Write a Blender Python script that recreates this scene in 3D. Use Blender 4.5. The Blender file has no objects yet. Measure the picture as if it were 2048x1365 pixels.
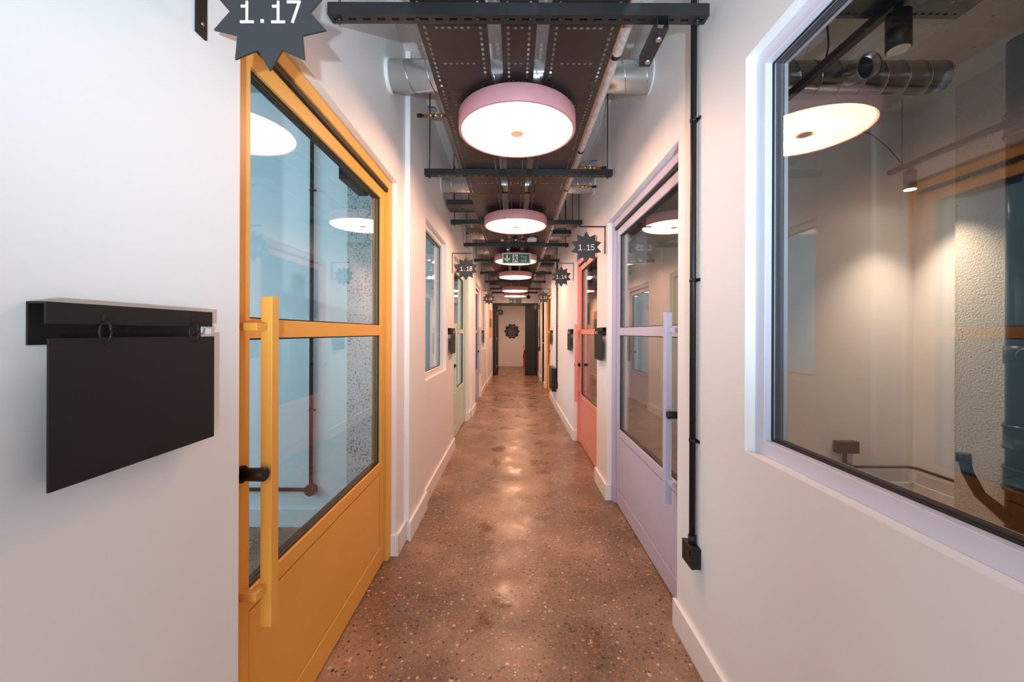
import bpy, math, random
from mathutils import Vector, Matrix
random.seed(7)
SC = bpy.context.scene
COL = SC.collection

# ------------------------------------------------------------------ camera
CAM_H = 1.25
FPX = 811.0
cam_d = bpy.data.cameras.new('camera')
cam = bpy.data.objects.new('camera', cam_d)
COL.objects.link(cam)
cam.location = (0, 0, CAM_H)
cam.rotation_euler = (Matrix.Rotation(math.radians(90), 3, 'X') @ Matrix.Rotation(math.radians(0.2), 3, 'Z')).to_euler()
cam_d.sensor_fit = 'HORIZONTAL'
cam_d.sensor_width = 36.0
cam_d.lens = 36.0 * FPX / 2048.0
cam_d.shift_x = -(1028 - 1024) / 2048.0
cam_d.shift_y = -(682.5 - 665) / 2048.0
cam_d.clip_start = 0.02
SC.camera = cam

# ------------------------------------------------------------------ world
W = bpy.data.worlds.new('world')
SC.world = W
W.use_nodes = True
bgn = W.node_tree.nodes['Background']
bgn.inputs[0].default_value = (0.62, 0.80, 1.0, 1)
bgn.inputs[1].default_value = 1.0

# ------------------------------------------------------------------ view
SC.view_settings.view_transform = 'Standard'
SC.view_settings.look = 'None'
SC.view_settings.exposure = 0.02
SC.view_settings.gamma = 1.0
SC.view_settings.use_curve_mapping = False

# ------------------------------------------------------------------ lights
LAMP_L = 27.0
LAMP_C = (1.0, 0.54, 0.34)
FLASH_W = 215.0
BACK_FILL_W = 44.0
DAY_W = 60.0

def light(name, kind, loc, energy, color, rot=(0, 0, 0), **kw):
    l = bpy.data.lights.new(name, kind)
    l.energy = energy
    l.color = color
    for k, v in kw.items():
        setattr(l, k, v)
    o = bpy.data.objects.new(name, l)
    o.location = loc
    o.rotation_euler = rot
    COL.objects.link(o)
    return o

# the photographer's flash, behind the camera, its head tilted up
FL_POS = Vector((0.16, -0.60, 1.04))
light('camera_flash', 'SPOT', FL_POS, FLASH_W, (0.68, 0.87, 1.0), rot=(Vector((-0.1, 2.3, 2.7)) - FL_POS).to_track_quat('-Z', 'Y').to_euler(),
      spot_size=math.radians(82), spot_blend=1.0, shadow_soft_size=0.014)
# added cool fill light, set in a made-up window behind the viewpoint
light('back_fill_light', 'AREA', (0.02, -2.62, 1.55), BACK_FILL_W, (0.80, 0.90, 1.0),
      rot=(math.radians(90), 0, 0), shape='RECTANGLE', size=1.1, size_y=2.3)
# daylight in the windows of the rooms along the street side
for dy in (0.6, 4.4, 7.9):
    light('window_daylight', 'AREA', (-3.97, dy, 1.65), DAY_W, (0.42, 0.78, 1.0),
          rot=(0, math.radians(-90), 0), shape='RECTANGLE', size=1.3, size_y=1.9)


# ------------------------------------------------------------------ materials
def nmat(name):
    m = bpy.data.materials.new(name)
    m.use_nodes = True
    nt = m.node_tree
    b = nt.nodes['Principled BSDF']
    return m, nt, b

def mat(name, col, rough=0.5, metal=0.0, var=0.04, scale=6.0, bump=0.0, bscale=200.0, spec=0.5, rvar=0.0):
    m, nt, b = nmat(name)
    N, L = nt.nodes, nt.links
    tc = N.new('ShaderNodeTexCoord')
    no = N.new('ShaderNodeTexNoise')
    no.inputs['Scale'].default_value = scale
    no.inputs['Detail'].default_value = 4
    L.new(tc.outputs['Object'], no.inputs['Vector'])
    cr = N.new('ShaderNodeValToRGB')
    cr.color_ramp.elements[0].position = 0.3
    cr.color_ramp.elements[1].position = 0.7
    cr.color_ramp.elements[0].color = tuple(max(0, c * (1 - var)) for c in col) + (1,)
    cr.color_ramp.elements[1].color = tuple(min(1, c * (1 + var)) for c in col) + (1,)
    L.new(no.outputs['Fac'], cr.inputs['Fac'])
    L.new(cr.outputs['Color'], b.inputs['Base Color'])
    b.inputs['Roughness'].default_value = rough
    b.inputs['Metallic'].default_value = metal
    b.inputs['Specular IOR Level'].default_value = spec
    if rvar:
        mr = N.new('ShaderNodeMapRange')
        mr.inputs['To Min'].default_value = max(0.02, rough - rvar)
        mr.inputs['To Max'].default_value = min(1, rough + rvar)
        L.new(no.outputs['Fac'], mr.inputs['Value'])
        L.new(mr.outputs['Result'], b.inputs['Roughness'])
    if bump:
        n2 = N.new('ShaderNodeTexNoise')
        n2.inputs['Scale'].default_value = bscale
        n2.inputs['Detail'].default_value = 3
        L.new(tc.outputs['Object'], n2.inputs['Vector'])
        bp = N.new('ShaderNodeBump')
        bp.inputs['Strength'].default_value = bump
        bp.inputs['Distance'].default_value = 0.01
        L.new(n2.outputs['Fac'], bp.inputs['Height'])
        L.new(bp.outputs['Normal'], b.inputs['Normal'])
    return m

def mat_floor():
    m, nt, b = nmat('polished_concrete')
    N, L = nt.nodes, nt.links
    tc = N.new('ShaderNodeTexCoord')
    def noise(scale, detail=5):
        n = N.new('ShaderNodeTexNoise')
        n.inputs['Scale'].default_value = scale
        n.inputs['Detail'].default_value = detail
        L.new(tc.outputs['Object'], n.inputs['Vector'])
        return n
    def ramp(src, stops):
        r = N.new('ShaderNodeValToRGB')
        els = r.color_ramp.elements
        while len(els) < len(stops):
            els.new(0.5)
        for e, (p, c) in zip(els, stops):
            e.position = p
            e.color = c if len(c) == 4 else tuple(c) + (1,)
        L.new(src, r.inputs['Fac'])
        return r
    def mix(fac, a, c):
        x = N.new('ShaderNodeMix')
        x.data_type = 'RGBA'
        L.new(fac, x.inputs[0])
        L.new(a, x.inputs[6])
        L.new(c, x.inputs[7])
        return x.outputs[2]
    big = noise(2.4, 9)
    base = ramp(big.outputs['Fac'], [(0.33, (0.105, 0.058, 0.033)), (0.5, (0.225, 0.134, 0.080)), (0.68, (0.46, 0.30, 0.20))])
    fine = noise(60, 6)
    fr = ramp(fine.outputs['Fac'], [(0.35, (0.12, 0.07, 0.045)), (0.65, (0.33, 0.22, 0.15))])
    fmix = N.new('ShaderNodeMix'); fmix.data_type = 'RGBA'; fmix.inputs[0].default_value = 0.38
    L.new(base.outputs['Color'], fmix.inputs[6]); L.new(fr.outputs['Color'], fmix.inputs[7])
    cur = fmix.outputs[2]
    # aggregate pebbles cut flush by the grinding
    for scale, lo, sel in ((66, 0.50, 0.60), (140, 0.52, 0.55)):
        v = N.new('ShaderNodeTexVoronoi'); v.inputs['Scale'].default_value = scale
        wob = N.new('ShaderNodeMix'); wob.data_type = 'VECTOR'
        wob.inputs[0].default_value = 0.012
        nn = noise(scale * 0.8, 2)
        L.new(tc.outputs['Object'], wob.inputs[4]); L.new(nn.outputs['Color'], wob.inputs[5])
        L.new(wob.outputs[1], v.inputs['Vector'])
        sep = N.new('ShaderNodeSeparateColor'); L.new(v.outputs['Color'], sep.inputs[0])
        pc = ramp(sep.outputs[0], [(0.0, (0.03, 0.028, 0.028)), (0.25, (0.06, 0.045, 0.04)), (0.36, (0.46, 0.13, 0.035)),
                                   (0.55, (0.24, 0.15, 0.09)), (0.75, (0.42, 0.19, 0.07)), (0.97, (0.62, 0.48, 0.34))])
        size = N.new('ShaderNodeMath'); size.operation = 'MULTIPLY'; size.inputs[1].default_value = lo
        L.new(sep.outputs[1], size.inputs[0])
        inside = N.new('ShaderNodeMath'); inside.operation = 'LESS_THAN'
        L.new(v.outputs['Distance'], inside.inputs[0]); L.new(size.outputs[0], inside.inputs[1])
        some = N.new('ShaderNodeMath'); some.operation = 'LESS_THAN'; some.inputs[1].default_value = sel
        L.new(sep.outputs[2], some.inputs[0])
        fac = N.new('ShaderNodeMath'); fac.operation = 'MULTIPLY'
        L.new(inside.outputs[0], fac.inputs[0]); L.new(some.outputs[0], fac.inputs[1])
        cur = mix(fac.outputs[0], cur, pc.outputs['Color'])
    L.new(cur, b.inputs['Base Color'])
    rr = ramp(noise(4.5, 8).outputs['Fac'], [(0.33, (0.13,) * 3), (0.45, (0.30,) * 3), (0.75, (0.48,) * 3)])
    L.new(rr.outputs['Color'], b.inputs['Roughness'])
    bp = N.new('ShaderNodeBump'); bp.inputs['Strength'].default_value = 0.12; bp.inputs['Distance'].default_value = 0.004
    L.new(noise(25, 4).outputs['Fac'], bp.inputs['Height']); L.new(bp.outputs['Normal'], b.inputs['Normal'])
    return m

def mat_rough_concrete(name, col, pit=0.5):
    m, nt, b = nmat(name)
    N, L = nt.nodes, nt.links
    tc = N.new('ShaderNodeTexCoord')
    n1 = N.new('ShaderNodeTexNoise'); n1.inputs['Scale'].default_value = 80; n1.inputs['Detail'].default_value = 8
    n2 = N.new('ShaderNodeTexNoise'); n2.inputs['Scale'].default_value = 7; n2.inputs['Detail'].default_value = 3
    L.new(tc.outputs['Object'], n1.inputs['Vector']); L.new(tc.outputs['Object'], n2.inputs['Vector'])
    md = N.new('ShaderNodeMapRange')
    md.inputs['To Min'].default_value = 0.30; md.inputs['To Max'].default_value = 0.66
    L.new(n2.outputs['Fac'], md.inputs['Value'])
    ad = N.new('ShaderNodeMath'); ad.operation = 'MULTIPLY'
    L.new(n1.outputs['Fac'], ad.inputs[0]); L.new(md.outputs['Result'], ad.inputs[1])
    r = N.new('ShaderNodeValToRGB')
    r.color_ramp.elements[0].position = 0.14 + 0.06 * pit; r.color_ramp.elements[0].color = (0.09, 0.085, 0.08, 1)
    r.color_ramp.elements[1].position = 0.20 + 0.06 * pit; r.color_ramp.elements[1].color = tuple(col) + (1,)
    L.new(ad.outputs[0], r.inputs['Fac']); L.new(r.outputs['Color'], b.inputs['Base Color'])
    b.inputs['Roughness'].default_value = 0.85
    bp = N.new('ShaderNodeBump'); bp.inputs['Strength'].default_value = 0.7; bp.inputs['Distance'].default_value = 0.02
    L.new(ad.outputs[0], bp.inputs['Height']); L.new(bp.outputs['Normal'], b.inputs['Normal'])
    return m

def mat_glass(name, tint):
    m = bpy.data.materials.new(name); m.use_nodes = True
    nt = m.node_tree; N, L = nt.nodes, nt.links
    for n in list(N):
        N.remove(n)
    out = N.new('ShaderNodeOutputMaterial')
    tr = N.new('ShaderNodeBsdfTransparent'); tr.inputs['Color'].default_value = tuple(tint) + (1,)
    gl = N.new('ShaderNodeBsdfGlossy'); gl.inputs['Roughness'].default_value = 0.0
    gl.inputs['Color'].default_value = (0.97, 0.97, 0.97, 1)
    geo = N.new('ShaderNodeNewGeometry')
    dot = N.new('ShaderNodeVectorMath'); dot.operation = 'DOT_PRODUCT'
    L.new(geo.outputs['Incoming'], dot.inputs[0]); L.new(geo.outputs['Normal'], dot.inputs[1])
    def mth(op, a, bb=None):
        n = N.new('ShaderNodeMath'); n.operation = op
        for i, x in enumerate((a, bb)):
            if x is None:
                continue
            if isinstance(x, (int, float)):
                n.inputs[i].default_value = x
            else:
                L.new(x, n.inputs[i])
        return n.outputs[0]
    c = mth('ABSOLUTE', dot.outputs['Value'])
    k = mth('POWER', mth('SUBTRACT', 1.0, c), 5.0)
    F = mth('ADD', mth('MULTIPLY', k, 0.96), 0.040)
    R = mth('MULTIPLY', F, 1.15)
    mx = N.new('ShaderNodeMixShader')
    L.new(R, mx.inputs[0]); L.new(tr.outputs[0], mx.inputs[1]); L.new(gl.outputs[0], mx.inputs[2])
    L.new(mx.outputs[0], out.inputs['Surface'])
    return m

def mat_lamp(name, strength, col):
    m = bpy.data.materials.new(name); m.use_nodes = True
    nt = m.node_tree; N, L = nt.nodes, nt.links
    for n in list(N):
        N.remove(n)
    out = N.new('ShaderNodeOutputMaterial')
    em = N.new('ShaderNodeEmission'); em.inputs['Color'].default_value = tuple(col) + (1,)
    tc = N.new('ShaderNodeTexCoord')
    sp = N.new('ShaderNodeSeparateXYZ'); L.new(tc.outputs['Object'], sp.inputs[0])
    def mth(op, a, bb=None):
        n = N.new('ShaderNodeMath'); n.operation = op
        for i, x in enumerate((a, bb)):
            if x is None:
                continue
            if isinstance(x, (int, float)):
                n.inputs[i].default_value = x
            else:
                L.new(x, n.inputs[i])
        return n.outputs[0]
    x, y = sp.outputs[0], sp.outputs[1]
    r = mth('SQRT', mth('ADD', mth('MULTIPLY', x, x), mth('MULTIPLY', y, y)))
    th = mth('ARCTAN2', y, x)
    def gauss(v, mu, sg):
        d = mth('DIVIDE', mth('SUBTRACT', v, mu), sg)
        return mth('EXPONENT', mth('MULTIPLY', mth('MULTIPLY', d, d), -1.0))
    leds = mth('MULTIPLY', gauss(r, 0.115, 0.055), mth('ADD', mth('MULTIPLY', mth('COSINE', mth('MULTIPLY', th, 5.0)), 0.5), 0.5))
    dip = gauss(r, 0.0, 0.031)
    s = mth('MAXIMUM', mth('ADD', mth('ADD', 0.80, mth('MULTIPLY', leds, 0.8)), mth('MULTIPLY', dip, -2.3)), 0.034)
    L.new(mth('MULTIPLY', s, strength), em.inputs['Strength'])
    L.new(em.outputs[0], out.inputs['Surface'])
    return m

def mat_emit(name, strength, col):
    m = bpy.data.materials.new(name); m.use_nodes = True
    nt = m.node_tree; N, L = nt.nodes, nt.links
    b = N['Principled BSDF']
    b.inputs['Emission Color'].default_value = tuple(col) + (1,)
    b.inputs['Emission Strength'].default_value = strength
    return m

M = {}
M['wall'] = mat('white_wall_paint', (0.88, 0.87, 0.86), 0.55, var=0.012, scale=2.0, bump=0.015, bscale=60)
M['trim'] = mat('white_trim_paint', (0.87, 0.855, 0.84), 0.4, var=0.01)
M['ceil'] = mat_rough_concrete('painted_concrete_ceiling', (0.80, 0.79, 0.78), pit=-0.6)
M['floor'] = mat_floor()
M['yellow'] = mat('yellow_powder_coat', (0.86, 0.42, 0.075), 0.42, var=0.02)
M['yellow2'] = M['yellow']
M['lavender'] = mat('lavender_powder_coat', (0.54, 0.515, 0.635), 0.42, var=0.02)
M['pink'] = mat('salmon_powder_coat', (0.85, 0.34, 0.27), 0.42, var=0.02)
M['mint'] = mat('mint_powder_coat', (0.60, 0.72, 0.57), 0.42, var=0.02)
M['winframe'] = mat('pale_lilac_frame_paint', (0.68, 0.68, 0.80), 0.4, var=0.01)
M['cream'] = mat('cream_frame_paint', (0.74, 0.73, 0.66), 0.4, var=0.01)
M['black'] = mat('black_painted_metal', (0.012, 0.011, 0.011), 0.45, var=0.1, spec=0.35)
M['board'] = mat('black_board', (0.013, 0.0115, 0.0105), 0.6, var=0.08, spec=0.3)
M['strut'] = mat('black_coated_steel', (0.018, 0.019, 0.020), 0.35, var=0.15, scale=30)
M['tray'] = mat('dark_coated_tray_steel', (0.030, 0.023, 0.020), 0.38, var=0.12, scale=4)
M['gasket'] = mat('black_rubber_gasket', (0.012, 0.011, 0.011), 0.6)
M['sign'] = mat('charcoal_sign_plate', (0.026, 0.027, 0.030), 0.45, var=0.08)
M['white'] = mat('white_lettering', (0.82, 0.81, 0.80), 0.5, var=0.01)
M['galv'] = mat('galvanised_steel', (0.66, 0.68, 0.68), 0.22, metal=1.0, var=0.08, scale=5, rvar=0.03)
M['zinc'] = mat('zinc_bolt', (0.6, 0.6, 0.58), 0.35, metal=1.0)
M['lampshell'] = mat('pink_lamp_shell', (0.66, 0.32, 0.35), 0.5, var=0.02)
M['diff'] = mat_lamp('lit_opal_diffuser', LAMP_L, LAMP_C)
M['glass'] = mat_glass('clear_glazing', (0.95, 0.97, 0.97))
M['copper'] = mat('copper_pipe', (0.75, 0.35, 0.20), 0.3, metal=1.0, var=0.1, scale=30)
M['brass'] = mat('brass_fitting', (0.7, 0.5, 0.25), 0.35, metal=1.0)
M['foil'] = mat('foil_pipe_lagging', (0.66, 0.63, 0.60), 0.45, metal=0.3, var=0.25, scale=40, bump=0.4, bscale=60)
M['bluelever'] = mat('blue_lever', (0.03, 0.07, 0.22), 0.4)
M['conduit'] = mat('brown_black_conduit', (0.035, 0.018, 0.014), 0.45)
M['soil'] = mat('dark_teal_soil_pipe', (0.012, 0.028, 0.038), 0.28)
M['rough'] = mat_rough_concrete('bare_rough_concrete', (0.62, 0.61, 0.59), pit=0.4)
M['rough2'] = mat_rough_concrete('pale_rough_concrete', (0.66, 0.63, 0.58), pit=-0.35)
M['green'] = mat('exit_sign_green', (0.0, 0.17, 0.075), 0.45, var=0.03)
M['glow'] = mat('photoluminescent_border', (0.72, 0.74, 0.55), 0.5)
M['red'] = mat('red_enamel', (0.55, 0.02, 0.015), 0.3)
M['plastic'] = mat('white_plastic', (0.78, 0.76, 0.74), 0.4)
M['art_pink'] = mat('salmon_art_panel', (0.72, 0.24, 0.20), 0.6)
M['art_green'] = mat('olive_art_panel', (0.14, 0.20, 0.09), 0.6)
M['art_orange'] = mat('orange_art_panel', (0.85, 0.33, 0.09), 0.6)
M['spotlit'] = mat_emit('lit_spot_lens', 30.0, (1.0, 0.80, 0.58))
M['led'] = mat_emit('green_led', 3.0, (0.2, 1.0, 0.3))
M['spotoff'] = mat('spot_lens', (0.75, 0.62, 0.52), 0.3)


# ------------------------------------------------------------------ mesh helpers
class MB:
    def __init__(s):
        s.v = []; s.f = []; s.sm = []
    def quad(s, pts, smooth=False):
        i = len(s.v); s.v += [tuple(p) for p in pts]
        s.f.append(tuple(range(i, i + len(pts)))); s.sm.append(smooth)
        return s
    def box(s, x0, x1, y0, y1, z0, z1):
        x0, x1 = sorted((x0, x1)); y0, y1 = sorted((y0, y1)); z0, z1 = sorted((z0, z1))
        i = len(s.v)
        s.v += [(x0, y0, z0), (x1, y0, z0), (x1, y1, z0), (x0, y1, z0), (x0, y0, z1), (x1, y0, z1), (x1, y1, z1), (x0, y1, z1)]
        for f in ((3, 2, 1, 0), (4, 5, 6, 7), (0, 1, 5, 4), (1, 2, 6, 5), (2, 3, 7, 6), (3, 0, 4, 7)):
            s.f.append(tuple(i + k for k in f)); s.sm.append(False)
        return s
    def tube(s, pts, r, n=12, caps=True):
        """round tube through points; r a number or one per point"""
        pts = [Vector(p) for p in pts]
        rs = [r] * len(pts) if isinstance(r, (int, float)) else r
        rings = []
        prev = None
        for k, p in enumerate(pts):
            if k == 0: d = pts[1] - p
            elif k == len(pts) - 1: d = p - pts[k - 1]
            else:
                d = (p - pts[k - 1]).normalized() + (pts[k + 1] - p).normalized()
            if d.length < 1e-9: d = prev
            d = d.normalized(); prev = d
            if k == 0:
                a = d.cross(Vector((0, 0, 1)) if abs(d.z) < 0.9 else Vector((1, 0, 0))).normalized()
            else:
                a = (a - d * a.dot(d)).normalized()
            b = d.cross(a)
            i = len(s.v)
            for q in range(n):
                t = 2 * math.pi * q / n
                s.v.append(tuple(p + (a * math.cos(t) + b * math.sin(t)) * rs[k]))
            rings.append(i)
        for k in range(len(rings) - 1):
            for q in range(n):
                q2 = (q + 1) % n
                s.f.append((rings[k] + q, rings[k] + q2, rings[k + 1] + q2, rings[k + 1] + q)); s.sm.append(True)
        if caps:
            s.f.append(tuple(rings[0] + q for q in reversed(range(n)))); s.sm.append(False)
            s.f.append(tuple(rings[-1] + q for q in range(n))); s.sm.append(False)
        return s
    def lathe(s, prof, c, n=48):
        """profile of (r, z) turned about the vertical through c"""
        rings = []
        for r, z in prof:
            i = len(s.v)
            if r < 1e-6:
                s.v.append((c[0], c[1], c[2] + z)); rings.append((i, 1))
            else:
                for q in range(n):
                    t = 2 * math.pi * q / n
                    s.v.append((c[0] + r * math.cos(t), c[1] + r * math.sin(t), c[2] + z))
                rings.append((i, n))
        for (a, na), (b, nb) in zip(rings, rings[1:]):
            for q in range(n):
                q2 = (q + 1) % n
                if na == 1 and nb == 1: continue
                if na == 1: s.f.append((a, b + q, b + q2))
                elif nb == 1: s.f.append((a + q, b, a + q2))
                else: s.f.append((a + q, b + q, b + q2, a + q2))
                s.sm.append(True)
        return s
    def prism(s, poly, y0, y1):
        """outline in the x-z plane (anticlockwise seen from -y) pushed from y0 to y1"""
        n = len(poly); i = len(s.v)
        s.v += [(x, y0, z) for x, z in poly] + [(x, y1, z) for x, z in poly]
        s.f.append(tuple(i + k for k in range(n))); s.sm.append(False)
        s.f.append(tuple(i + n + k for k in reversed(range(n)))); s.sm.append(False)
        for k in range(n):
            k2 = (k + 1) % n
            s.f.append((i + k, i + n + k, i + n + k2, i + k2)); s.sm.append(False)
        return s
    def plan(s, poly, z0, z1):
        """outline in plan (x, y) raised from z0 to z1"""
        n = len(poly); i = len(s.v)
        a = sum(p[0] * q[1] - q[0] * p[1] for p, q in zip(poly, poly[1:] + poly[:1]))
        if a < 0: poly = poly[::-1]
        s.v += [(x, y, z0) for x, y in poly] + [(x, y, z1) for x, y in poly]
        s.f.append(tuple(i + k for k in reversed(range(n)))); s.sm.append(False)
        s.f.append(tuple(i + n + k for k in range(n))); s.sm.append(False)
        for k in range(n):
            k2 = (k + 1) % n
            s.f.append((i + k, i + k2, i + n + k2, i + n + k)); s.sm.append(False)
        return s
    def side(s, outer, inner, x0, x1):
        """outline in elevation (y, z) given as outer loop and inner loop of equal length, from x0 to x1: a closed frame"""
        n = len(outer); i = len(s.v)
        x0, x1 = sorted((x0, x1))
        for x in (x0, x1):
            s.v += [(x, y, z) for y, z in outer] + [(x, y, z) for y, z in inner]
        for k in range(n):
            k2 = (k + 1) % n
            o0, o1, n0, n1 = i + k, i + k2, i + n + k, i + n + k2
            p0, p1, m0, m1 = o0 + 2 * n, o1 + 2 * n, n0 + 2 * n, n1 + 2 * n
            s.f += [(o0, n0, n1, o1), (p0, p1, m1, m0), (o0, o1, p1, p0), (n0, m0, m1, n1)]
            s.sm += [False] * 4
        return s
    def ring(s, x0, x1, y0, y1, z0, z1, w, wz=None, wb=None):
        wz = w if wz is None else wz; wb = wz if wb is None else wb
        return s.side([(y0, z0), (y1, z0), (y1, z1), (y0, z1)], [(y0 + w, z0 + wb), (y1 - w, z0 + wb), (y1 - w, z1 - wz), (y0 + w, z1 - wz)], x0, x1)
    def build(s, name, m, parent=None, bevel=0.0, loc=None, seg=2):
        base = wloc(parent) if parent else Vector((0, 0, 0))
        org = base if loc is None else Vector(loc)
        me = bpy.data.meshes.new(name)
        me.from_pydata([(x - org.x, y - org.y, z - org.z) for x, y, z in s.v], [], s.f)
        me.polygons.foreach_set('use_smooth', s.sm)
        me.materials.append(M[m] if isinstance(m, str) else m)
        me.update()
        o = bpy.data.objects.new(name, me)
        COL.objects.link(o)
        if parent:
            o.parent = parent
        o.location = org - base
        o['_w'] = list(org)
        if bevel:
            b = o.modifiers.new('bevel', 'BEVEL'); b.width = bevel; b.segments = seg; b.limit_method = 'ANGLE'
            b.harden_normals = False
        return o

def wloc(o):
    return Vector(o['_w'])

def tag(o, label, cat, group=None, kind=None):
    if label: o['label'] = label
    if cat: o['category'] = cat
    if group: o['group'] = group
    if kind: o['kind'] = kind
    return o

def thing(name, label, cat, loc, group=None, kind=None):
    o = bpy.data.objects.new(name, None)
    o.empty_display_size = 0.05
    COL.objects.link(o)
    o.location = loc
    o['_w'] = list(loc)
    return tag(o, label, cat, group, kind)

def ribbon(mb, pts, t, y0, y1, ox=0, oz=0, sc=1.0):
    """a pen stroke: a thick polyline lying in the x-z plane"""
    P = [Vector((ox + p[0] * sc, oz + p[1] * sc)) for p in pts]
    for q, (a, b) in enumerate(zip(P, P[1:])):
        d = (b - a)
        if d.length < 1e-9: continue
        d.normalize(); n = Vector((-d.y, d.x)) * t / 2
        a2 = a - d * t * 0.35; b2 = b + d * t * 0.35
        poly = [a2 - n, b2 - n, b2 + n, a2 + n]
        mb.prism([(p.x, p.y) for p in poly], y0 - 2e-5 * (len(mb.f) // 6 % 23), y1)

def arc(cx, cz, rx, rz, a0, a1, n=10):
    return [(cx + rx * math.cos(math.radians(a0 + (a1 - a0) * k / n)), cz + rz * math.sin(math.radians(a0 + (a1 - a0) * k / n))) for k in range(n + 1)]

GLYPH = {
    '1': [[(0.10, 0.78), (0.36, 0.78)], [(0.36, 1.0), (0.36, 0.0)], [(0.06, 0.0), (0.66, 0.0)]],
    '.': [[(0.31, 0.02), (0.39, 0.02)], [(0.31, 0.06), (0.39, 0.06)]],
    '2': [arc(0.35, 0.72, 0.27, 0.28, 165, -35, 10) + [(0.06, 0.0), (0.64, 0.0)]],
    '3': [arc(0.33, 0.75, 0.25, 0.25, 150, -90, 10), arc(0.33, 0.25, 0.29, 0.25, 90, -150, 10)],
    '4': [[(0.47, 0.0), (0.47, 1.0), (0.05, 0.28), (0.66, 0.28)]],
    '5': [[(0.58, 1.0), (0.14, 1.0), (0.10, 0.53)] + arc(0.33, 0.32, 0.28, 0.30, 140, -150, 12)],
    '7': [[(0.06, 1.0), (0.64, 1.0), (0.30, 0.0)]],
    '8': [arc(0.35, 0.75, 0.23, 0.25, 0, 360, 14), arc(0.35, 0.26, 0.28, 0.26, 0, 360, 14)],
    '9': [arc(0.35, 0.68, 0.27, 0.32, 0, 360, 14), arc(0.35, 0.32, 0.27, 0.32, 0, -150, 8), [(0.62, 0.68), (0.62, 0.32)]],
    '0': [arc(0.35, 0.5, 0.27, 0.5, 0, 360, 16), ],
}

def write(mb, text, x, z, h, y0, y1, adv=0.78, t=0.125):
    """text centred on x, z; digits as pen strokes"""
    tot = adv * h * len(text)
    for k, ch in enumerate(text):
        for st in GLYPH[ch]:
            ribbon(mb, st, t * h, y0, y1, x - tot / 2 + adv * h * k + 0.04 * h, z - h / 2, h)

def font_mesh(name, text, size, x, y, z, m, parent, align='LEFT', ext=0.0006, bold=0.0):
    cu = bpy.data.curves.new(name, 'FONT')
    cu.body = text; cu.size = size; cu.align_x = align; cu.extrude = ext; cu.space_line = 0.85; cu.offset = bold
    t = bpy.data.objects.new(name, cu); COL.objects.link(t)
    dg = bpy.context.evaluated_depsgraph_get()
    me = bpy.data.meshes.new_from_object(t.evaluated_get(dg))
    bpy.data.objects.remove(t)
    mb = MB()
    for v in me.vertices:
        mb.v.append((x + v.co.x, y - v.co.z, z + v.co.y))
    for p in me.polygons:
        mb.f.append(tuple(p.vertices)); mb.sm.append(False)
    return mb.build(name, m, parent)


# ------------------------------------------------------------------ the shell
HEAD = 2.08            # door heads
WZ0, WZ1 = 0.893, 2.08  # window openings
CEIL = 2.93
XR = 0.697
LIN, RIN = -0.775, 0.815   # room faces of the corridor walls

def wall_piece(mb, side, xw, y0, y1, z0=0.0, z1=CEIL):
    mb.box(side * xw, LIN if side < 0 else RIN, y0, y1, z0, z1)

L_DOORS = [(0.955, 2.262), (4.33, 5.70), (6.52, 7.82)]
R_DOORS = [(1.725, 3.03), (3.405, 4.69), (7.74, 9.05), (9.35, 10.2)]

mb = MB()
wall_piece(mb, -1, 0.647, -2.6, 0.955)
wall_piece(mb, -1, 0.652, 0.955, 2.262, HEAD)
wall_piece(mb, -1, 0.655, 2.262, 2.43)
wall_piece(mb, -1, 0.626, 2.43, 2.864)
wall_piece(mb, -1, 0.641, 2.864, 2.90)
wall_piece(mb, -1, 0.641, 2.90, 3.83, 0, WZ0)
wall_piece(mb, -1, 0.641, 2.90, 3.83, WZ1)
wall_piece(mb, -1, 0.641, 3.83, 4.33)
wall_piece(mb, -1, 0.641, 4.33, 5.70, HEAD)
wall_piece(mb, -1, 0.641, 5.70, 5.98)
wall_piece(mb, -1, 0.620, 5.98, 6.52)
wall_piece(mb, -1, 0.638, 6.52, 7.82, HEAD)
wall_piece(mb, -1, 0.638, 7.82, 8.40)
wall_piece(mb, -1, 0.638, 8.40, 9.20, 0, WZ0)
wall_piece(mb, -1, 0.638, 8.40, 9.20, WZ1)
wall_piece(mb, -1, 0.638, 9.20, 9.45)
wall_piece(mb, -1, 0.620, 9.45, 11.65)
tag(mb.build('wall_left', 'wall'), 'white painted corridor wall with yellow, mint and lilac glazed doors', 'wall', kind='structure')

mb = MB()
wall_piece(mb, 1, XR, -2.6, 0.12)
wall_piece(mb, 1, XR, 0.12, 1.224, 0, WZ0)
wall_piece(mb, 1, XR, 0.12, 1.224, WZ1)
wall_piece(mb, 1, XR, 1.224, 1.725)
wall_piece(mb, 1, XR, 1.725, 3.03, HEAD - 0.01)
wall_piece(mb, 1, XR, 3.03, 3.405)
wall_piece(mb, 1, XR, 3.405, 4.69, HEAD - 0.01)
wall_piece(mb, 1, XR, 4.69, 7.74)
wall_piece(mb, 1, XR, 7.74, 9.05, HEAD)
wall_piece(mb, 1, XR, 9.05, 9.35)
wall_piece(mb, 1, XR, 9.35, 10.2, HEAD)
wall_piece(mb, 1, XR, 10.2, 11.65)
tag(mb.build('wall_right', 'wall'), 'white painted corridor wall with black conduit, salmon and lilac doors', 'wall', kind='structure')

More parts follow.
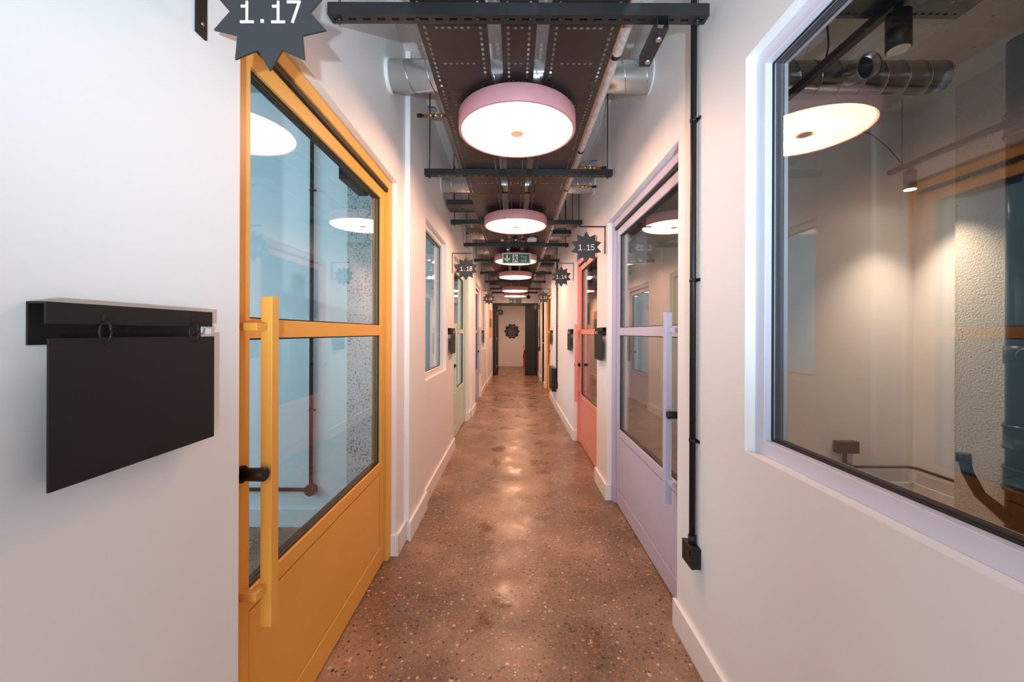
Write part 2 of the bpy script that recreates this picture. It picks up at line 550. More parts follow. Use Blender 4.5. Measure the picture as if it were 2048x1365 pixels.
tag(MB().box(-4.3, 3.4, -2.9, 15.2, -0.1, 0).build('floor', 'floor'), 'polished brown concrete floor with exposed pebbles', 'floor', kind='structure')
tag(MB().box(-4.3, 3.4, -2.9, 15.2, CEIL, CEIL + 0.15).build('ceiling', 'ceil'), 'rough white painted concrete ceiling above the cable trays', 'ceiling', kind='structure')
mb = MB()
mb.box(-0.775, -0.53, -2.75, -2.6, 0, CEIL); mb.box(0.57, 0.815, -2.75, -2.6, 0, CEIL)
mb.box(-0.53, 0.57, -2.75, -2.6, 0, 0.4); mb.box(-0.53, 0.57, -2.75, -2.6, 2.7, CEIL)
tag(mb.build('wall_back', 'wall'), 'white wall closing the corridor behind the viewpoint', 'wall', kind='structure')
t = thing('window_4', 'added unseen window behind the viewpoint, made for the cool fill light', 'window', (0.02, -2.7, 0.4), kind='structure')  # unseen window, added to house the cool fill light
for x0, x1, z0, z1 in ((-0.53, -0.48, 0.4, 2.7), (0.52, 0.57, 0.4, 2.7), (-0.48, 0.52, 0.4, 0.45), (-0.48, 0.52, 2.65, 2.7)):
    MB().box(x0, x1, -2.73, -2.67, z0, z1).build('frame_bar', 'trim', t)
MB().box(-0.48, 0.52, -2.704, -2.696, 0.45, 2.65).build('pane', 'glass', t)

# end wall with a doorway, and the lobby beyond it
mb = MB()
mb.box(-0.775, -0.60, 11.65, 11.77, 0, CEIL)
mb.box(0.69, 0.815, 11.65, 11.77, 0, CEIL)
mb.box(-0.60, 0.69, 11.65, 11.77, 2.085, CEIL)
tag(mb.build('wall_end', 'wall'), 'white end wall above the black doorway', 'wall', kind='structure')
tag(MB().box(-1.2, 1.9, 14.85, 15.0, 0, CEIL).build('wall_far', 'wall'), 'lobby wall beyond the black doorway, carrying a large black star', 'wall', kind='structure')
mb = MB(); mb.box(-0.775, -0.62, 11.77, 14.85, 0, CEIL); mb.box(1.6, 1.75, 11.77, 14.85, 0, CEIL)
mb.box(0.815, 1.6, 11.65, 11.77, 0, CEIL)
tag(mb.build('wall_lobby', 'wall'), 'white side walls of the lobby past the doorway', 'wall', kind='structure')
tag(MB().box(-0.62, 1.6, 14.832, 14.85, 0, 0.11).build('baseboard_far', 'trim', bevel=0.004), 'white skirting at the foot of the lobby wall', 'baseboard', kind='structure')

# rooms left and right
mb = MB()
for y in (2.60, 5.86, 9.60):
    mb.box(-4.0, LIN, y, y + 0.10, 0, CEIL)
mb.box(-4.0, LIN, -1.75, -1.6, 0, CEIL)
tag(mb.build('wall_left_rooms', 'wall'), 'white party walls seen through the blue-lit glazing', 'wall', kind='structure')
mb = MB()
wins = [(0.6 - 0.95, 0.6 + 0.95), (4.4 - 0.95, 4.4 + 0.95), (7.9 - 0.95, 7.9 + 0.95)]
y = -1.75
for a, b in wins:
    mb.box(-4.15, -4.0, y, a, 0, CEIL); mb.box(-4.15, -4.0, a, b, 0, 1.0); mb.box(-4.15, -4.0, a, b, 2.3, CEIL); y = b
mb.box(-4.15, -4.0, y, 9.7, 0, CEIL)
tag(mb.build('wall_street', 'wall'), 'outer wall of the daylit rooms with window openings', 'wall', kind='structure')
mb = MB()
for y0, y1 in ((3.10, 3.22), (6.4, 6.5), (9.2, 9.3)):
    mb.box(RIN, 3.05, y0, y1, 0, CEIL)
mb.box(RIN, 3.05, -1.75, -1.6, 0, CEIL)
tag(mb.build('wall_right_rooms', 'wall'), 'beige-lit party wall with a socket, behind the big window', 'wall', kind='structure')
tag(MB().box(3.05, 3.2, -1.75, 9.3, 0, CEIL).build('wall_courtyard', 'wall'), 'outer wall of the room behind the big window', 'wall', kind='structure')

# skirting boards
def skirting(name, label, pieces):
    mb = MB()
    for p in pieces:
        mb.box(*p, 0, 0.118)
    return tag(mb.build(name, 'trim', bevel=0.003), label, 'baseboard', kind='structure')
T = 0.016
def sk(side, xw, y0, y1):
    return (side * xw, side * (xw - T), y0, y1)
skirting('baseboard_left', 'white skirting board below the wall with the mint door', [
    sk(-1, 0.647, -2.6, 0.95), sk(-1, 0.655, 2.255, 2.43), sk(-1, 0.626, 2.414, 2.88), (-0.685, -0.639, 2.252, 2.266),
    sk(-1, 0.641, 2.88, 4.345), (-0.70, -0.627, 4.33, 4.345), sk(-1, 0.641, 5.69, 5.98), (-0.69, -0.625, 5.685, 5.70), sk(-1, 0.620, 5.964, 6.53),
    sk(-1, 0.638, 7.81, 9.45), sk(-1, 0.620, 9.434, 11.65)])
skirting('baseboard_right', 'white skirting board below the wall with the salmon door', [
    sk(1, XR, -2.6, 1.735), sk(1, XR, 3.02, 3.415), (0.73, XR - T, 3.015, 3.03), sk(1, XR, 4.68, 7.75), (0.73, XR - T, 4.675, 4.69),
    sk(1, XR, 9.04, 9.35), sk(1, XR, 10.2, 11.65)])
skirting('baseboard_rooms', 'white skirting inside the rooms behind the glazing', [
    (-4.0, LIN, 2.584, 2.60), (-4.0, LIN, 5.844, 5.86), (RIN, 3.05, 3.084, 3.10), (3.034, 3.05, -1.6, 3.1)])

# rough concrete piers in the rooms
tag(MB().box(-1.06, -0.88, 2.575, 2.60, 0, CEIL).build('concrete_strip', 'rough'), 'rough pitted concrete strip seen through the yellow door', 'pier', kind='structure')
tag(MB().box(3.0, 3.05, 2.05, 2.76, 0, CEIL).build('concrete_pier', 'rough2'), 'pale rough concrete pier beside the dark soil pipe', 'pier', kind='structure')

# street-side windows of the daylit rooms
for k, (a, b) in enumerate(wins):
    w = thing('window_%d' % (5 + k), ['outer window of the room behind the yellow door', 'outer window of the room behind the mint door', 'outer window of the room behind the lilac door'][k], 'window', (-4.08, (a + b) / 2, 1.0), kind='structure')
    MB().ring(-4.12, -4.06, a, b, 1.0, 2.3, 0.05).build('frame', 'trim', w)
    MB().box(-4.11, -4.07, (a + b) / 2 - 0.02, (a + b) / 2 + 0.02, 1.05, 2.25).build('mullion', 'trim', w)
    MB().box(-4.095, -4.087, a + 0.05, b - 0.05, 1.05, 2.25).build('pane', 'glass', w)


# ------------------------------------------------------------------ doors
def door(n, side, xw, D0, D1, m, near, label, solid=False, closer=False, head=HEAD):
    X = lambda u: side * (xw + u)
    t = thing('door_%d' % n, label, 'door', (X(0.06), (D0 + D1) / 2, 0), kind='structure')
    FW = 0.052
    f = MB()
    U = [(D0, 0), (D0 + FW, 0), (D0 + FW, head - FW), (D1 - FW, head - FW), (D1 - FW, 0), (D1, 0), (D1, head), (D0, head)]
    n_ = len(U); xs = sorted((X(0.034), X(0.115)))
    for x in xs:
        f.v += [(x, y, z) for y, z in U]
    f.f += [tuple(reversed(range(n_))), tuple(range(n_, 2 * n_))] + [(k, (k + 1) % n_, n_ + (k + 1) % n_, n_ + k) for k in range(n_)]
    f.sm += [False] * (n_ + 2)
    f.build('door_frame', m, t, bevel=0.0015)
    a, b = D0 + FW + 0.005, D1 - FW - 0.005
    MB().box(X(0.042), X(0.10), D0 + FW + 0.001, D1 - FW - 0.001, head - FW - 0.017, head - FW - 0.001).build('head_gap_shade', 'gasket', t)  # black strip standing in for the shadow gap above the leaf
    for y0, y1 in ((D0 + FW, a - 0.0005), (b + 0.0005, D1 - FW)):
        MB().box(X(0.062), X(0.10), y0, y1, 0, head - FW - 0.018).build('jamb_seal', 'gasket', t)
    top = head - FW - 0.018
    u0, u1 = 0.055, 0.103
    ST = 0.066
    leaf = MB().ring(X(u0), X(u1), a, b, 0.008, top, ST, 0.055, 0.102).build('door_leaf', m, t, bevel=0.0012)
    if not solid:
        for z0, z1 in ((1.231, 1.284), (0.505, 0.557)):
            MB().box(X(u0 + 0.0005), X(u1), a + ST - 0.0004, b - ST + 0.0004, z0, z1).build('rail', m, leaf, bevel=0.0012)
    c, d = a + ST, b - ST
    zt = top - 0.055
    if solid:
        MB().box(X(u0 + 0.006), X(u1), c, d, 0.11, zt).build('panel', m, leaf)
    else:
        for z0, z1 in ((0.557, 1.231), (1.284, zt)):
            for w0, w1 in ((u0 + 0.010, u0 + 0.0188), (u0 + 0.0252, u1 - 0.004)):
                MB().ring(X(w0), X(w1), c, d, z0, z1, 0.0045).build('gasket', 'gasket', leaf)
        for z0, z1 in ((0.557, 1.231), (1.284, zt)):
            MB().box(X(u0 + 0.019), X(u0 + 0.025), c + 0.001, d - 0.001, z0 + 0.001, z1 - 0.001).build('pane', 'glass', leaf)
        MB().box(X(u0 + 0.012), X(u1 - 0.004), c, d, 0.11, 0.505).build('panel_core', 'gasket', leaf)
        MB().box(X(u0 + 0.003), X(u0 + 0.014), c + 0.006, d - 0.006, 0.116, 0.499).build('panel', m, leaf)
    e, sg = (a, 1) if near else (b, -1)
    h = MB()
    if not solid:
        h.box(X(-0.010), X(0.020), e + sg * 0.056, e + sg * 0.088, 0.47, 1.342)
        hd = h.build('pull_handle', m, t, bevel=0.0015)
        for z in (1.262, 0.575):
            P = [(X(u0 + 0.001), e + sg * 0.012), (X(u0 + 0.001), e + sg * 0.031), (X(0.020), e + sg * 0.031), (X(0.020), e + sg * 0.0562), (X(0.002), e + sg * 0.0562), (X(0.002), e + sg * 0.012)]
            MB().plan(P, z - 0.010, z + 0.010).build('mount', m, hd, bevel=0.001)
        k = MB()
        y = e + sg * 0.030
        k.tube([(X(u0 - 0.001), y, 0.882), (X(u0 - 0.008), y, 0.882)], 0.022, 20)
        k.tube([(X(u0 - 0.006), y, 0.882), (X(u0 - 0.062), y, 0.882), (X(u0 - 0.066), y, 0.882)], [0.0165, 0.0175, 0.015], 20)
        k.build('lock_cylinder', 'black', t)
        k = MB()
        k.tube([(X(u1), y, 0.882), (X(u1 + 0.05), y, 0.882)], 0.0165, 16)
        k.build('thumb_turn', 'black', t)
    else:
        k = MB(); y = e + sg * 0.045
        k.tube([(X(u0), y, 1.0), (X(u0 - 0.045), y, 1.0), (X(u0 - 0.05), y + sg * 0.01, 1.0), (X(u0 - 0.05), y + sg * 0.11, 1.0)], 0.009, 10)
        k.build('lever_handle', 'zinc', t)
    if closer:
        k = MB(); q0 = (D1 - 0.42) if near else (D0 + 0.18)
        k.box(X(u1), X(u1 + 0.05), q0, q0 + 0.24, zt - 0.01, zt + 0.055)
        k.box(X(u1 + 0.01), X(u1 + 0.03), q0 - 0.25, q0 + 0.05, zt + 0.058, zt + 0.07)
        k.build('door_closer', 'black', t, bevel=0.004)
    return t

door(1, -1, 0.647, *L_DOORS[0], 'yellow', True, 'large yellow glazed door nearest the viewpoint, with square bar handle', closer=True)
door(2, -1, 0.641, *L_DOORS[1], 'mint', True, 'pale mint green glazed door beside the hanging number 1.18', closer=True)
door(3, -1, 0.638, *L_DOORS[2], 'lavender', False, 'narrow-looking lilac glazed door past the mint door')
door(4, 1, XR, *R_DOORS[0], 'lavender', True, 'large lilac glazed door beside the black conduit', closer=True, head=HEAD - 0.01)
door(5, 1, XR, *R_DOORS[1], 'pink', False, 'salmon pink glazed door past the lilac door', head=HEAD - 0.01)
door(6, 1, XR, *R_DOORS[2], 'yellow', True, 'far yellow glazed door seen edge-on near the end')
door(7, 1, XR - 0.02, *R_DOORS[3], 'black', True, 'solid black door in black frame near the corridor end', solid=True)

# end doorway: black frame, one fixed leaf, one leaf swung open
t = thing('door_8', 'black double doorway at the end of the corridor, one leaf open', 'door', (0.05, 11.64, 0), kind='structure')
f = MB().prism([(-0.60, 0), (-0.53, 0), (-0.53, 2.02), (0.62, 2.02), (0.62, 0), (0.69, 0), (0.69, 2.085), (-0.60, 2.085)], 11.60, 11.79)
f.build('door_frame', 'black', t, bevel=0.002)
lf = MB(); lf.box(0.318, 0.618, 11.66, 11.71, 0.008, 2.015)
o = lf.build('fixed_leaf', 'black', t, bevel=0.002)
MB().box(0.345, 0.59, 11.652, 11.662, 0.06, 0.40).build('kick_plate', 'black', o)
lf = MB(); lf.box(-0.525, -0.48, 11.80, 12.62, 0.008, 2.015)
o = lf.build('open_leaf', 'black', t, bevel=0.002)
MB().tube([(-0.478, 12.5, 1.0), (-0.43, 12.5, 1.0), (-0.43, 12.40, 1.0)], 0.009, 10).build('lever_handle', 'zinc', o)
for z in (0.25, 1.05, 1.8):
    MB().tube([(-0.50, 11.795, z - 0.05), (-0.50, 11.795, z + 0.05)], 0.01, 10).build('hinge', 'zinc', o)


# ------------------------------------------------------------------ corridor windows
def window(n, side, xw, D0, D1, m, label):
    X = lambda u: side * (xw + u)
    t = thing('window_%d' % n, label, 'window', (X(0.06), (D0 + D1) / 2, WZ0), kind='structure')
    fw = 0.044
    MB().ring(X(0.032), X(0.10), D0, D1, WZ0, WZ1, fw).build('frame', m, t, bevel=0.0015)
    c, d, z0, z1 = D0 + fw, D1 - fw, WZ0 + fw, WZ1 - fw
    for w0, w1 in ((0.052, 0.0568), (0.0632, 0.085)):
        MB().ring(X(w0), X(w1), c, d, z0, z1, 0.004).build('gasket', 'gasket', t)
    MB().box(X(0.057), X(0.063), c + 0.001, d - 0.001, z0 + 0.001, z1 - 0.001).build('pane', 'glass', t)
    return t

window(1, 1, XR, 0.12, 1.224, 'winframe', 'large dark-glazed corridor window with pale lilac frame')
window(2, -1, 0.641, 2.90, 3.83, 'cream', 'cream framed corridor window before the mint door')
window(3, -1, 0.638, 8.40, 9.20, 'cream', 'narrow-looking corridor window past the far lilac door')


# ------------------------------------------------------------------ lamps
LAMPS = [(2.10, 2.281), (3.90, 2.264), (5.77, 2.25), (7.35, 2.24), (9.20, 2.18), (10.80, 2.205), (13.0, 2.28)]
LWHICH = ['largest round pink ceiling lamp, nearest the viewpoint', 'second round pink ceiling lamp along the corridor',
          'round pink ceiling lamp behind the hanging fire exit sign', 'fourth round pink ceiling lamp, past the fire exit sign',
          'fifth round pink ceiling lamp along the corridor', 'small furthest pink ceiling lamp before the end wall', 'round pink ceiling lamp in the lobby beyond the doorway']
R0 = 0.30
proto = None
def make_lamp(y, z, label, cx):
    global proto
    t = thing('ceiling_lamp', label, 'lamp', (cx, y, z), 'round pink ceiling lamps')
    if proto is None:
        sh = MB().lathe([(R0 - 0.016, 0.006), (R0 - 0.014, 0.0), (R0 - 0.003, 0.0), (R0, 0.004), (R0, 0.079), (R0 - 0.005, 0.085), (0.0, 0.085)], (cx, y, z), 96).build('shell', 'lampshell', t)
        df = MB().lathe([(0.0, -0.004), (0.10, -0.003), (0.2, 0.0), (R0 - 0.014, 0.006)], (cx, y, z), 96).build('diffuser', 'diff', t)
        mt = MB().lathe([(0.0, 0.085), (0.07, 0.085), (0.07, 0.102), (0.0, 0.102)], (cx, y, z), 32).build('mount', 'black', t)
        proto = (sh, df, mt)
    else:
        for p in proto:
            c = p.copy(); COL.objects.link(c); c.parent = t
    return t
for (y, z), lb, cx in zip(LAMPS, LWHICH, (0.012, 0.012, 0.02, 0.02, 0.02, 0.025, 0.3)):
    make_lamp(y, z, lb, cx)


# ------------------------------------------------------------------ cable trays
TZ = 2.387
PIT = 0.0287
def tray_sheet(mb, x0, x1, y0, y1, cols, z=TZ, rows_every=7.5, lip=0.028, axis='y'):
    """perforated sheet seen from below: slot columns near the edges and short cross rows, with upturned lips"""
    P = (lambda a, b, c: (a, b, c)) if axis == 'y' else (lambda a, b, c: (b, a, c))
    hw, hl = 0.0056, 0.0095
    n = int((y1 - y0) / PIT)
    cross = {}
    inner0, inner1 = cols[0] + 0.02, cols[-1] - 0.02
    k = 4.0
    while k < n - 2:
        cross[int(k)] = 1; k += rows_every
    span = inner1 - inner0
    nx = min(7, max(2, int(span / 0.026)))
    st = 0.024
    cxs = [(inner0 + inner1) / 2 + (j - (nx - 1) / 2) * st for j in range(nx)] if span > 0.03 else []
    def flat(a, b, c, d):
        mb.quad([P(a, d, z), P(b, d, z), P(b, c, z), P(a, c, z)])
    def holed(a, b, c, d, hx, hy):
        mx, my = (a + b) / 2, (c + d) / 2
        O = [(a, c), (mx, c), (b, c), (b, my), (b, d), (mx, d), (a, d), (a, my)]
        H = [(mx - hx * .7, my - hy * .8), (mx, my - hy), (mx + hx * .7, my - hy * .8), (mx + hx, my), (mx + hx * .7, my + hy * .8), (mx, my + hy), (mx - hx * .7, my + hy * .8), (mx - hx, my)]
        for q in range(8):
            w = (q + 1) % 8
            mb.quad([P(*O[w], z), P(*O[q], z), P(*H[q], z), P(*H[w], z)])
    for r in range(n):
        a = y0 + r * PIT; b = a + PIT if r < n - 1 else y1
        x = x0
        holes = sorted([(c, 'c') for c in cols] + ([(c, 'r') for c in cxs] if r in cross else []))
        for c, kd in holes:
            wd = 0.012 if kd == 'c' else 0.0115
            if c - wd > x + 1e-5: flat(x, c - wd, a, b)
            holed(max(x, c - wd), c + wd, a, b, hw if kd == 'c' else hl * 0.75, hl if kd == 'c' else hw * 1.2)
            x = c + wd
        if x < x1: flat(x, x1, a, b)
    for xx in (x0, x1):
        mb.quad([P(xx, y0, z), P(xx, y1, z), P(xx, y1, z + lip), P(xx, y0, z + lip)])
    for yy in (y0, y1):
        mb.quad([P(x0, yy, z), P(x1, yy, z), P(x1, yy, z + 0.002), P(x0, yy, z + 0.002)])

SECT = [(-1.2, 1.9), (1.9, 4.62), (4.62, 7.6), (7.6, 11.6)]
for name, x0, x1, cols, lb in (
        ('cable_tray', -0.362, -0.106, (-0.338, -0.130), 'wide perforated dark cable tray over the lamps, beside the yellow door side'),
        ('cable_tray', -0.052, 0.080, (-0.026, 0.054), 'narrow perforated dark cable tray running above the lamp centres'),
        ('cable_tray', 0.130, 0.390, (0.156, 0.364), 'wide perforated dark cable tray next to the foil-lagged pipe')):
    t = thing(name, lb, 'cable tray', ((x0 + x1) / 2, 5.2, TZ), 'perforated cable trays')
    for k, (a, b) in enumerate(SECT):
        mb = MB(); tray_sheet(mb, x0, x1, a + 0.0015, b - 0.0015, cols)
        o = mb.build('tray_section', 'tray', t)
        sd = o.modifiers.new('sheet', 'SOLIDIFY'); sd.thickness = 0.0012; sd.offset = 1
        if k:
            for xx in (x0 - 0.003, x1 - 0.001):
                o2 = MB().box(xx, xx + 0.004, a - 0.09, a + 0.09, TZ + 0.003, TZ + 0.024).build('coupler', 'strut', t)
                xb = xx + (0.048 if xx < (x0 + x1) / 2 else -0.044)
                for yy in (-0.07, -0.03, 0.03, 0.07):
                    MB().tube([(xb, a + yy, TZ), (xb, a + yy, TZ - 0.005)], 0.006, 8).build('bolt', 'strut', o2)

# short tray spurs towards the walls
def spur(x0, x1, y0, y1, z, lb):
    t = thing('tray_spur', lb, 'cable tray', ((x0 + x1) / 2, (y0 + y1) / 2, z))
    mb = MB(); tray_sheet(mb, y0, y1, x0, x1, (y0 + 0.025, y1 - 0.025), z=z, lip=0.045, axis='x')
    o = mb.build('tray_section', 'strut', t)
    sd = o.modifiers.new('sheet', 'SOLIDIFY'); sd.thickness = 0.0015; sd.offset = 0
    for x in (x0 + 0.05, x1 - 0.06):
        MB().tube([(x, (y0 + y1) / 2, z), (x, (y0 + y1) / 2, CEIL)], 0.004, 8).build('hanger_rod', 'strut', t)
spur(-0.62, -0.37, 3.70, 3.94, 2.415, 'short black tray spur to the wall before the second lamp')
spur(0.44, 0.685, 4.30, 4.46, 2.40, 'nearer short black tray spur above the star sign by the salmon door')
spur(0.44, 0.660, 4.72, 4.86, 2.40, 'slightly narrower black tray spur just past the one above the salmon door')
spur(0.44, 0.685, 7.05, 7.25, 2.42, 'distant short black tray spur above the black wall box')
spur(-0.60, -0.37, 9.75, 9.95, 2.40, 'distant short black tray spur near the hanging number 1.19')


spur(0.86, 1.72, 1.28, 1.58, 2.478, 'dark perforated tray across the room behind the big window')

# ------------------------------------------------------------------ strut beams on rods
BEAMS = [(1.413, -0.642, 0.665), (2.83, -0.622, 0.678), (4.10, -0.636, 0.682), (5.16, -0.636, 0.684), (6.27, -0.622, 0.69),
         (7.60, -0.636, 0.69), (8.90, -0.636, 0.69), (10.35, -0.616, 0.69), (11.35, -0.616, 0.66)]
BW = ['nearest black steel strut crossing under the cable trays', 'second black strut crossing the corridor, behind the largest lamp',
      'black strut crossing behind the second lamp', 'black strut crossing before the hanging fire exit sign', 'black strut crossing behind the third lamp',
      'sixth black strut, behind the fourth lamp', 'seventh black strut along the corridor', 'eighth black strut, behind the fifth lamp', 'last black strut before the end wall']
for (y, x0, x1), lb in zip(BEAMS, BW):
    zb, zt = 2.341, 2.382
    t = thing('strut_beam', lb, 'strut', ((x0 + x1) / 2, y, zb), 'black struts on threaded rods')
    hb = 0.0205
    mb = MB()
    # folded channel, its slotted back facing down; one sheet with real slots
    ns = int((x1 - x0) / 0.05)
    xs = [x0]
    for k in range(ns):
        c_ = x0 + (x1 - x0) * (k + 0.5) / ns
        xs += [c_ - 0.014, c_ + 0.014]
    xs.append(x1)
    prof = [(y - 0.011, zt), (y - hb, zt), (y - hb, zb), (y - 0.0055, zb), (y + 0.0055, zb), (y + hb, zb), (y + hb, zt), (y + 0.011, zt)]
    for x_ in xs:
        mb.v += [(x_, p, q) for p, q in prof]
    for k in range(len(xs) - 1):
        for j in range(7):
            if j == 3 and k % 2 == 1: continue
            i0 = k * 8 + j
            mb.f.append((i0, i0 + 1, i0 + 9, i0 + 8)); mb.sm.append(False)
    o = mb.build('channel', 'strut', t)
    sd = o.modifiers.new('sheet', 'SOLIDIFY'); sd.thickness = 0.0025; sd.offset = 0
    for q in (x0 - 0.003, x1):
        MB().box(q, q + 0.003, y - hb, y + hb, zb, zt).build('end_cap', 'strut', t)
    for x in (x0 + 0.03, x1 - 0.03):
        r = MB(); r.tube([(x, y, zb - 0.018), (x, y, CEIL)], 0.004, 8)
        o = r.build('threaded_rod', 'strut', t)
        MB().tube([(x, y, zb - 0.009), (x, y, zb)], 0.009, 6).build('nut', 'strut', o)
        MB().tube([(x, y, zt), (x, y, zt + 0.008)], 0.009, 6).build('nut', 'strut', o)
    for x in (-0.338, -0.130, -0.026, 0.054, 0.156, 0.364):
        b = MB(); b.tube([(x, y, zb), (x, y, zb - 0.006)], 0.008, 8); b.build('bolt', 'strut', t)

# short hanging bracket under the nearest strut
t = thing('strut_bracket', 'short black slotted bracket bolted under the nearest strut', 'bracket', (0.51, 1.46, 2.30))
mb = MB().prism([(0.490, 2.30), (0.531, 2.30), (0.531, 2.341), (0.528, 2.341), (0.528, 2.303), (0.493, 2.303), (0.493, 2.341), (0.490, 2.341)], 1.40, 1.60)
mb.build('channel', 'strut', t)
for y in (1.44, 1.56):
    MB().tube([(0.51, y, 2.30), (0.51, y, 2.288)], 0.010, 8).build('bolt', 'zinc', t)


# ------------------------------------------------------------------ ventilation ducts
DUCTS = [(2.10, 2.575, 'spiral galvanised duct crossing behind the nearest strut', -1.6, 2.2), (3.58, 2.555, 'spiral galvanised duct crossing just past the second strut', -1.6, 1.6),
         (5.46, 2.575, 'spiral galvanised duct crossing past the second lamp', -1.2, 1.2), (6.50, 2.575, 'spiral galvanised duct crossing above the fire exit sign', -1.2, 0.81),
         (8.17, 2.57, 'distant galvanised duct above the fourth lamp', -1.2, 1.2), (9.70, 2.57, 'furthest galvanised duct above the fifth lamp', -1.2, 1.2)]
for y, z, lb, xa, xb in DUCTS:
    r = 0.077
    t = thing('duct', lb, 'duct', (0, y, z), 'galvanised ducts above the trays')
    o = MB().tube([(xa, y, z), (xb, y, z)], r, 40).build('tube', 'galv', t)
    pts = []; x = xa; k = 0
    while x < xb:
        pts.append((x, y + (r + 0.0005) * math.cos(k), z + (r + 0.0005) * math.sin(k))); x += 0.11 / 24; k += 2 * math.pi / 24
    MB().tube(pts, 0.0026, 5).build('spiral_seam', 'galv', o)
    for x0, w in ((-0.640, 1), (XR, -1)):
        c = MB(); c.tube([(x0 - 0.02 * w, y, z), (x0 + 0.006 * w, y, z)], r + 0.008, 32); c.build('wall_collar', 'trim', t)
    if y < 2.5:
        n = MB(); n.tube([(1.69, y - 0.02, z - 0.01), (1.69, y - 0.155, z - 0.044), (1.69, y - 0.157, z - 0.0445), (1.69, y - 0.17, z - 0.048)], [0.050, 0.050, 0.058, 0.058], 28, caps=False)
        n.build('outlet', 'galv', t)
        d = MB(); d.tube([(1.69, y - 0.13, z - 0.037), (1.69, y - 0.131, z - 0.0373)], 0.049, 28); d.build('damper', 'soil', t)


# ------------------------------------------------------------------ pipes above the corridor
t = thing('lagged_pipe', 'foil-lagged pipe running beside the cable trays', 'pipe', (0.425, 5, 2.42))
MB().tube([(0.425, -1.0, 2.425), (0.428, 2.0, 2.425), (0.424, 4.0, 2.425), (0.427, 7.0, 2.425), (0.425, 11.6, 2.425)], 0.021, 14).build('lagging', 'foil', t)
for y in (0.4, 1.7, 2.6, 3.3, 4.6, 5.7, 7.0, 8.4):
    MB().tube([(0.4255, y, 2.425), (0.4255, y + 0.018, 2.425)], 0.024, 14).build('clip', 'black', t)
st_ = MB().tube([(0.40, -1.0, 2.417), (0.403, 2.0, 2.417), (0.399, 4.0, 2.417), (0.402, 7.0, 2.417), (0.40, 11.6, 2.417)], 0.006, 8).build('copper_line', 'copper', t)

def valve(x, y, z, d, lb, lever=True):
    t = thing('valve', lb, 'valve', (x, y, z))
    MB().tube([(x, y, z), (x + d * 0.19, y, z)], 0.008, 12).build('copper_stub', 'copper', t)
    b = MB()
    b.tube([(x + d * 0.06, y, z), (x + d * 0.075, y, z), (x + d * 0.075, y, z), (x + d * 0.125, y, z), (x + d * 0.125, y, z), (x + d * 0.14, y, z)], [0.013, 0.013, 0.011, 0.011, 0.013, 0.013], 8)
    b.build('body', 'brass', t)
    MB().tube([(x + d * 0.19, y, z), (x + d * 0.215, y, z)], 0.0115, 8).build('end_cap', 'black', t)
    if lever:
        MB().tube([(x + d * 0.10, y, z + 0.008), (x + d * 0.10, y, z + 0.035)], 0.005, 8).build('spindle', 'zinc', t)
        MB().tube([(x + d * 0.10, y, z + 0.035), (x + d * 0.11, y, z + 0.048), (x + d * 0.15, y, z + 0.052)], 0.0055, 8).build('lever', 'bluelever', t)
    MB().tube([(x + d * 0.02, y, z), (x + d * 0.02, y, CEIL)], 0.003, 6).build('hanger', 'strut', t)
valve(0.43, 2.86, 2.412, 1, 'copper pipe with blue lever valve resting above the second strut')
valve(0.44, 3.25, 2.42, 1, 'lower copper pipe stub with brass valve past the second strut', lever=False)
valve(-0.38, 2.48, 2.575, -1, 'copper pipe stub with brass valve above the yellow door side')
valve(-0.38, 5.0, 2.47, -1, 'small copper valve stub past the second lamp', lever=False)


# ------------------------------------------------------------------ hanging star signs
def star_pts(cx, cz, r, ri, n=10, a0=90):
    P = []
    for k in range(2 * n):
        rr = r if k % 2 == 0 else ri
        a = math.radians(a0 + k * 180.0 / n)
        P.append((cx + rr * math.cos(a), cz + rr * math.sin(a)))
    return P

def star_plate(mb, cx, cz, r, ri, y0, y1, n=10, a0=90):
    P = star_pts(cx, cz, r, ri, n, a0)
    i = len(mb.v); m = len(P)
    mb.v += [(x, y0, z) for x, z in P] + [(x, y1, z) for x, z in P] + [(cx, y0, cz), (cx, y1, cz)]
    for k in range(m):
        k2 = (k + 1) % m
        mb.f += [(i + k, i + k2, i + 2 * m), (i + m + k2, i + m + k, i + 2 * m + 1), (i + k, i + m + k, i + m + k2, i + k2)]
        mb.sm += [False] * 3

def star_sign(side, xw, D, text, lb):
    X = lambda d: side * (xw - d)
    t = thing('star_sign', lb, 'sign', (X(0), D, 1.85), 'hanging black star signs')
    b = MB()
    P = [(X(0), 1.856), (X(0.005), 1.856), (X(0.005), 2.060), (X(0.205), 2.060), (X(0.205), 2.065), (X(0), 2.065)]
    b.prism(P if side < 0 else P[::-1], D - 0.014, D + 0.014)
    o = b.build('bracket', 'black', t, bevel=0.0008)
    for z in (1.88, 2.03):
        MB().tube([(X(0.005), D, z), (X(0.0075), D, z)], 0.004, 8).build('screw', 'zinc', o)
    cx, cz = X(0.145), 1.905
    MB().tube([(cx, D, cz + 0.117), (cx, D, 2.061)], 0.0008, 6).build('wire', 'black', t)
    s = MB(); star_plate(s, cx, cz, 0.121, 0.0825, D - 0.002, D + 0.002)
    pl = s.build('star', 'sign', t)
    w = MB()
    if text == 'mic':
        for st in (arc(0, 0.02, 0.018, 0.03, 0, 360, 16), arc(0, 0.01, 0.03, 0.035, 180, 360, 10), [(0, -0.025), (0, -0.05)], [(-0.016, -0.05), (0.016, -0.05)]):
            ribbon(w, st, 0.004, D - 0.0032, D - 0.0018, cx, cz, 1.0)
    else:
        write(w, text, cx + 0.001, cz - 0.001, 0.041, D - 0.0032, D - 0.0018)
    w.build('number' if text != 'mic' else 'microphone_symbol', 'white', pl)
star_sign(-1, 0.647, 0.832, '1.17', 'largest black star sign reading 1.17, hung near the yellow door')
